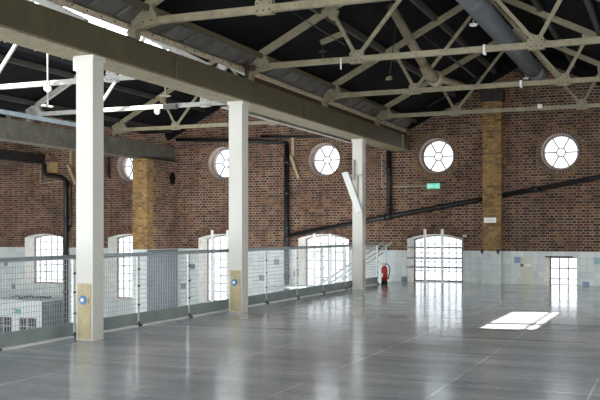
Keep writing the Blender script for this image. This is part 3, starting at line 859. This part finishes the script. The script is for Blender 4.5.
# ------------------------------------------------------------------ services in the roof
du = empty('ventilation_duct', (-3.57, 16, 5.7), 'round blue-grey ventilation duct running along under the ridge', 'duct')
MB().tube([(-3.46, 5.0, 5.74), (-3.46, 24.2, 5.74)], .215, 32).build('duct_run', M['duct'], du)
MB().tube([(-3.46, 24.15, 5.74), (-3.46, D - .02, 5.74)], .215, 32).build('duct_end', M['duct'], du)
for y in (13.2, 16.4, 19.6, 22.8): MB().tube([(-3.46, y - .02, 5.74), (-3.46, y + .02, 5.74)], .221, 32).build('joint_band', M['duct'], du)
for (x, y) in ((-3.62, 17.4), (-3.62, 24.0)):
    d = MB().tube([(x, y, 5.58), (x, y, 5.505), (x, y, 5.50), (x, y, 5.46)], [.012, .012, .085, .07], 16).build('duct_lamp', M['whiteplastic'], loc=(x, y, 5.5))
    tag(d, 'small round white fitting under the grey duct, %s' % ('near the top edge' if y < 20 else 'close to the gable wall'), 'light fitting', 'round fittings under the duct')
bp = empty('bent_pipe', (-4.3, 17, 4.5), 'rusty beige bent pipe with a flanged joint under the roof', 'pipe')  # bent pipe under the roof; it serves no vent
MB().tube([(-4.975, 16.3, 5.73), (-4.85, 16.3, 5.525), (-4.295, 16.3, 4.528)], .085, 16).build('upper_pipe', M['rust'], bp)
MB().tube([(-4.315, 16.3, 4.557), (-4.22, 16.35, 4.374), (-4.15, 16.6, 4.336)], [.10, .115, .10], 16).build('elbow', M['rust'], bp)
MB().tube([(-4.175, 16.52, 4.34), (-4.15, 16.60, 4.338)], .15, 16).build('flange', M['stone_paint'], bp)
MB().tube([(-4.155, 16.58, 4.345), (-4.56, 20.6, 4.86)], .07, 16).build('lower_pipe', M['stone_paint'], bp)

# rusty stub by the second truss shoe
MB().tube([(-7.115, 14.52, 4.22), (-7.115, 14.52, 4.70)], .035, 10).tube([(-7.115, 14.52, 4.40), (-6.96, 14.52, 4.40)], .05, 10).build('pipe_stub', M['darkrust'], gut)['label'] = 'rusty pipe stub'

# small electrical fittings on the trusses
def little(name, mb, mat, loc, label, cat): tag(mb.build(name, mat, loc=loc), label, cat)
little('truss_lamp', MB().box(-3.06, -2.96, 22.16, 22.25, 4.44, 4.53), M['whiteplastic'], (-3, 22.2, 4.45), 'small white box lamp on the farthest right-bay truss chord', 'light fitting')
little('cable_tie', MB().box(-2.90, -2.865, 14.68, 14.80, 4.36, 4.52), M['whiteplastic'], (-2.88, 14.7, 4.4), 'white cable tie on the truss chord below the grey duct', 'cable tie')
little('tube_marker', MB().tube([(-5.36, 14.66, 4.28), (-5.36, 14.66, 4.47)], .014, 8), M['whiteplastic'], (-5.36, 14.66, 4.3), 'short white rod hanging on the truss chord above the middle', 'rod')
little('cable_tie', MB().box(-2.90, -2.86, 18.43, 18.57, 4.38, 4.52), M['whiteplastic'], (-2.88, 18.5, 4.4), 'white cable tie on the third truss chord by the duct end', 'cable tie')
pd = empty('pendant_rod', (-11.62, 14.66, 4.0), 'thin white rod with a ball and spreader hanging from the left white truss', 'pendant')
MB().tube([(-11.62, 14.66, 5.3), (-11.62, 14.66, 3.98)], .016, 8).build('rod', M['white_steel'], pd)
MB().tube([(-11.62, 14.66, 4.26), (-11.62, 14.66, 4.30), (-11.62, 14.66, 4.36), (-11.62, 14.66, 4.39)], [.03, .075, .075, .03], 14).build('ball_joint', M['whiteplastic'], pd)
MB().bar((-11.76, 14.66, 4.0), (-11.48, 14.66, 3.96), .04, .025).bar((-11.62, 14.56, 3.99), (-11.62, 14.76, 3.97), .04, .025).build('spreader', M['conduit'], pd)
pd = empty('pendant_rod', (-10.92, 18.0, 4.5), 'short rod with spreader above the grey junction box in the left bay', 'pendant')
MB().tube([(-10.92, 18.0, 5.4), (-10.92, 18.0, 4.6)], .014, 8).build('rod', M['conduit'], pd)
MB().bar((-11.06, 18.0, 4.62), (-10.78, 18.0, 4.60), .04, .025).bar((-10.92, 17.9, 4.61), (-10.92, 18.1, 4.61), .04, .025).build('spreader', M['conduit'], pd)
jb = empty('junction_box', (-11.02, 18.43, 4.36), 'grey junction box with white lamp head on the left-bay truss chord', 'junction box')
MB().box(-11.20, -10.84, 18.36, 18.45, 4.36, 4.47).build('box_body', M['bluegrey'], jb)
MB().tube([(-11.38, 18.40, 4.25), (-11.38, 18.40, 4.29), (-11.38, 18.40, 4.37), (-11.38, 18.40, 4.40)], [.03, .07, .07, .04], 14).build('lamp_head', M['whiteplastic'], jb)
hk = empty('hanging_cable', (-5.3, 17.3, 4.4), 'thin cable with a coiled plug hanging below the roof, centre', 'cable')
MB().tube([(-5.12, 17.3, 5.8), (-5.28, 17.3, 4.62)], .012, 6).build('wire', M['darkfix'], hk)
pts = [(-5.30 + .05 * math.cos(t * 1.1) + .02 * math.sin(t * .7), 17.3 + .03 * math.sin(t * 2), 4.54 + .04 * math.sin(t * 1.4)) for t in range(14)]
MB().tube(pts, .014, 6).build('coiled_plug', M['stone_paint'], hk)
fl_ = empty('purlin_bracket', (-6.0, 15.5, 4.9), 'small dark hanging hook on a short beam stub under the roof', 'bracket')
MB().bar((-6.06, 15.5, 4.96), (-5.62, 15.5, 5.10), .07, .09).build('stub_beam', M['stone_paint'], fl_)
MB().tube([(-6.02, 15.5, 4.94), (-6.02, 15.5, 4.62)], .014, 6).bar((-6.09, 15.5, 4.80), (-5.95, 15.5, 4.80), .05, .03).build('hook', M['darkfix'], fl_)
for i, (p, q, l) in enumerate((((-5.78, 13, 5.05), (-4.69, 13, 4.33), 'taut thin wire in front of the second truss, above the beam'),
                             ((-5.5, 21.0, 4.44), (-3.8, 21.0, 5.3), 'thin wire rising behind the third truss to the duct'),
                             ((-4.76, 17.9, 5.48), (-3.69, 17.9, 4.55), 'thin bar falling to the right behind the bent pipe'))):
    little('roof_wire', MB().tube([p, q], [.008, .008, .022][i], 6), M['purlin'], p, l, 'wire')  # sloping wires and one bar under the roof, not hung from anything
# cable tray under the left flange of the olive beam
ct = empty('cable_tray', (-7.75, 18, 3.76), 'narrow cable tray slung along the underside of the olive beam', 'cable tray')
MB().box(-7.84, -7.70, 14.9, 22.2, 3.77, 3.79).box(-7.71, -7.70, 14.9, 22.2, 3.77, 3.84).build('tray', M['conduit'], ct)
for y in (15.8, 17.6, 19.4, 21.2): MB().box(-7.80, -7.66, y - .02, y + .02, 3.79, 3.815).build('tray_hanger', M['conduit'], ct)
MB().box(-7.70, -7.66, 17.05, 17.12, 3.80, 3.86).build('clip', M['whiteplastic'], ct)

# ------------------------------------------------------------------ light
W = bpy.data.worlds.new('overcast_sky'); S.world = W; W.use_nodes = True
nt = W.node_tree; bg = nt.nodes['Background']
bg.inputs[0].default_value = (.90, .955, 1.0, 1); bg.inputs[1].default_value = 4.0
sun = bpy.data.lights.new('sun', 'SUN'); sun.energy = 26; sun.angle = math.radians(.6); sun.color = (1, .96, .88)
so_ = bpy.data.objects.new('sun', sun); C.objects.link(so_)
so_.rotation_euler = V((.37, .575, -1)).to_track_quat('-Z', 'Y').to_euler()
so_.location = (-10, -10, 20)

# ------------------------------------------------------------------ camera
cam = bpy.data.cameras.new('camera'); co = bpy.data.objects.new('camera', cam); C.objects.link(co)
co.location = (0, 0, 1.45); co.rotation_euler = (PI / 2, 0, .3961)
cam.sensor_width = 36; cam.lens = 897 / 600 * 36; cam.shift_y = .0534
cam.clip_start = .05; cam.clip_end = 300
S.camera = co

vs = S.view_settings
vs.view_transform = 'Standard'; vs.look = 'None'; vs.gamma = 1; vs.exposure = 0.75
vs.use_curve_mapping = False
cy = S.cycles
cy.max_bounces = 10; cy.diffuse_bounces = 6; cy.glossy_bounces = 5; cy.transparent_max_bounces = 12
cy.sample_clamp_indirect = 8
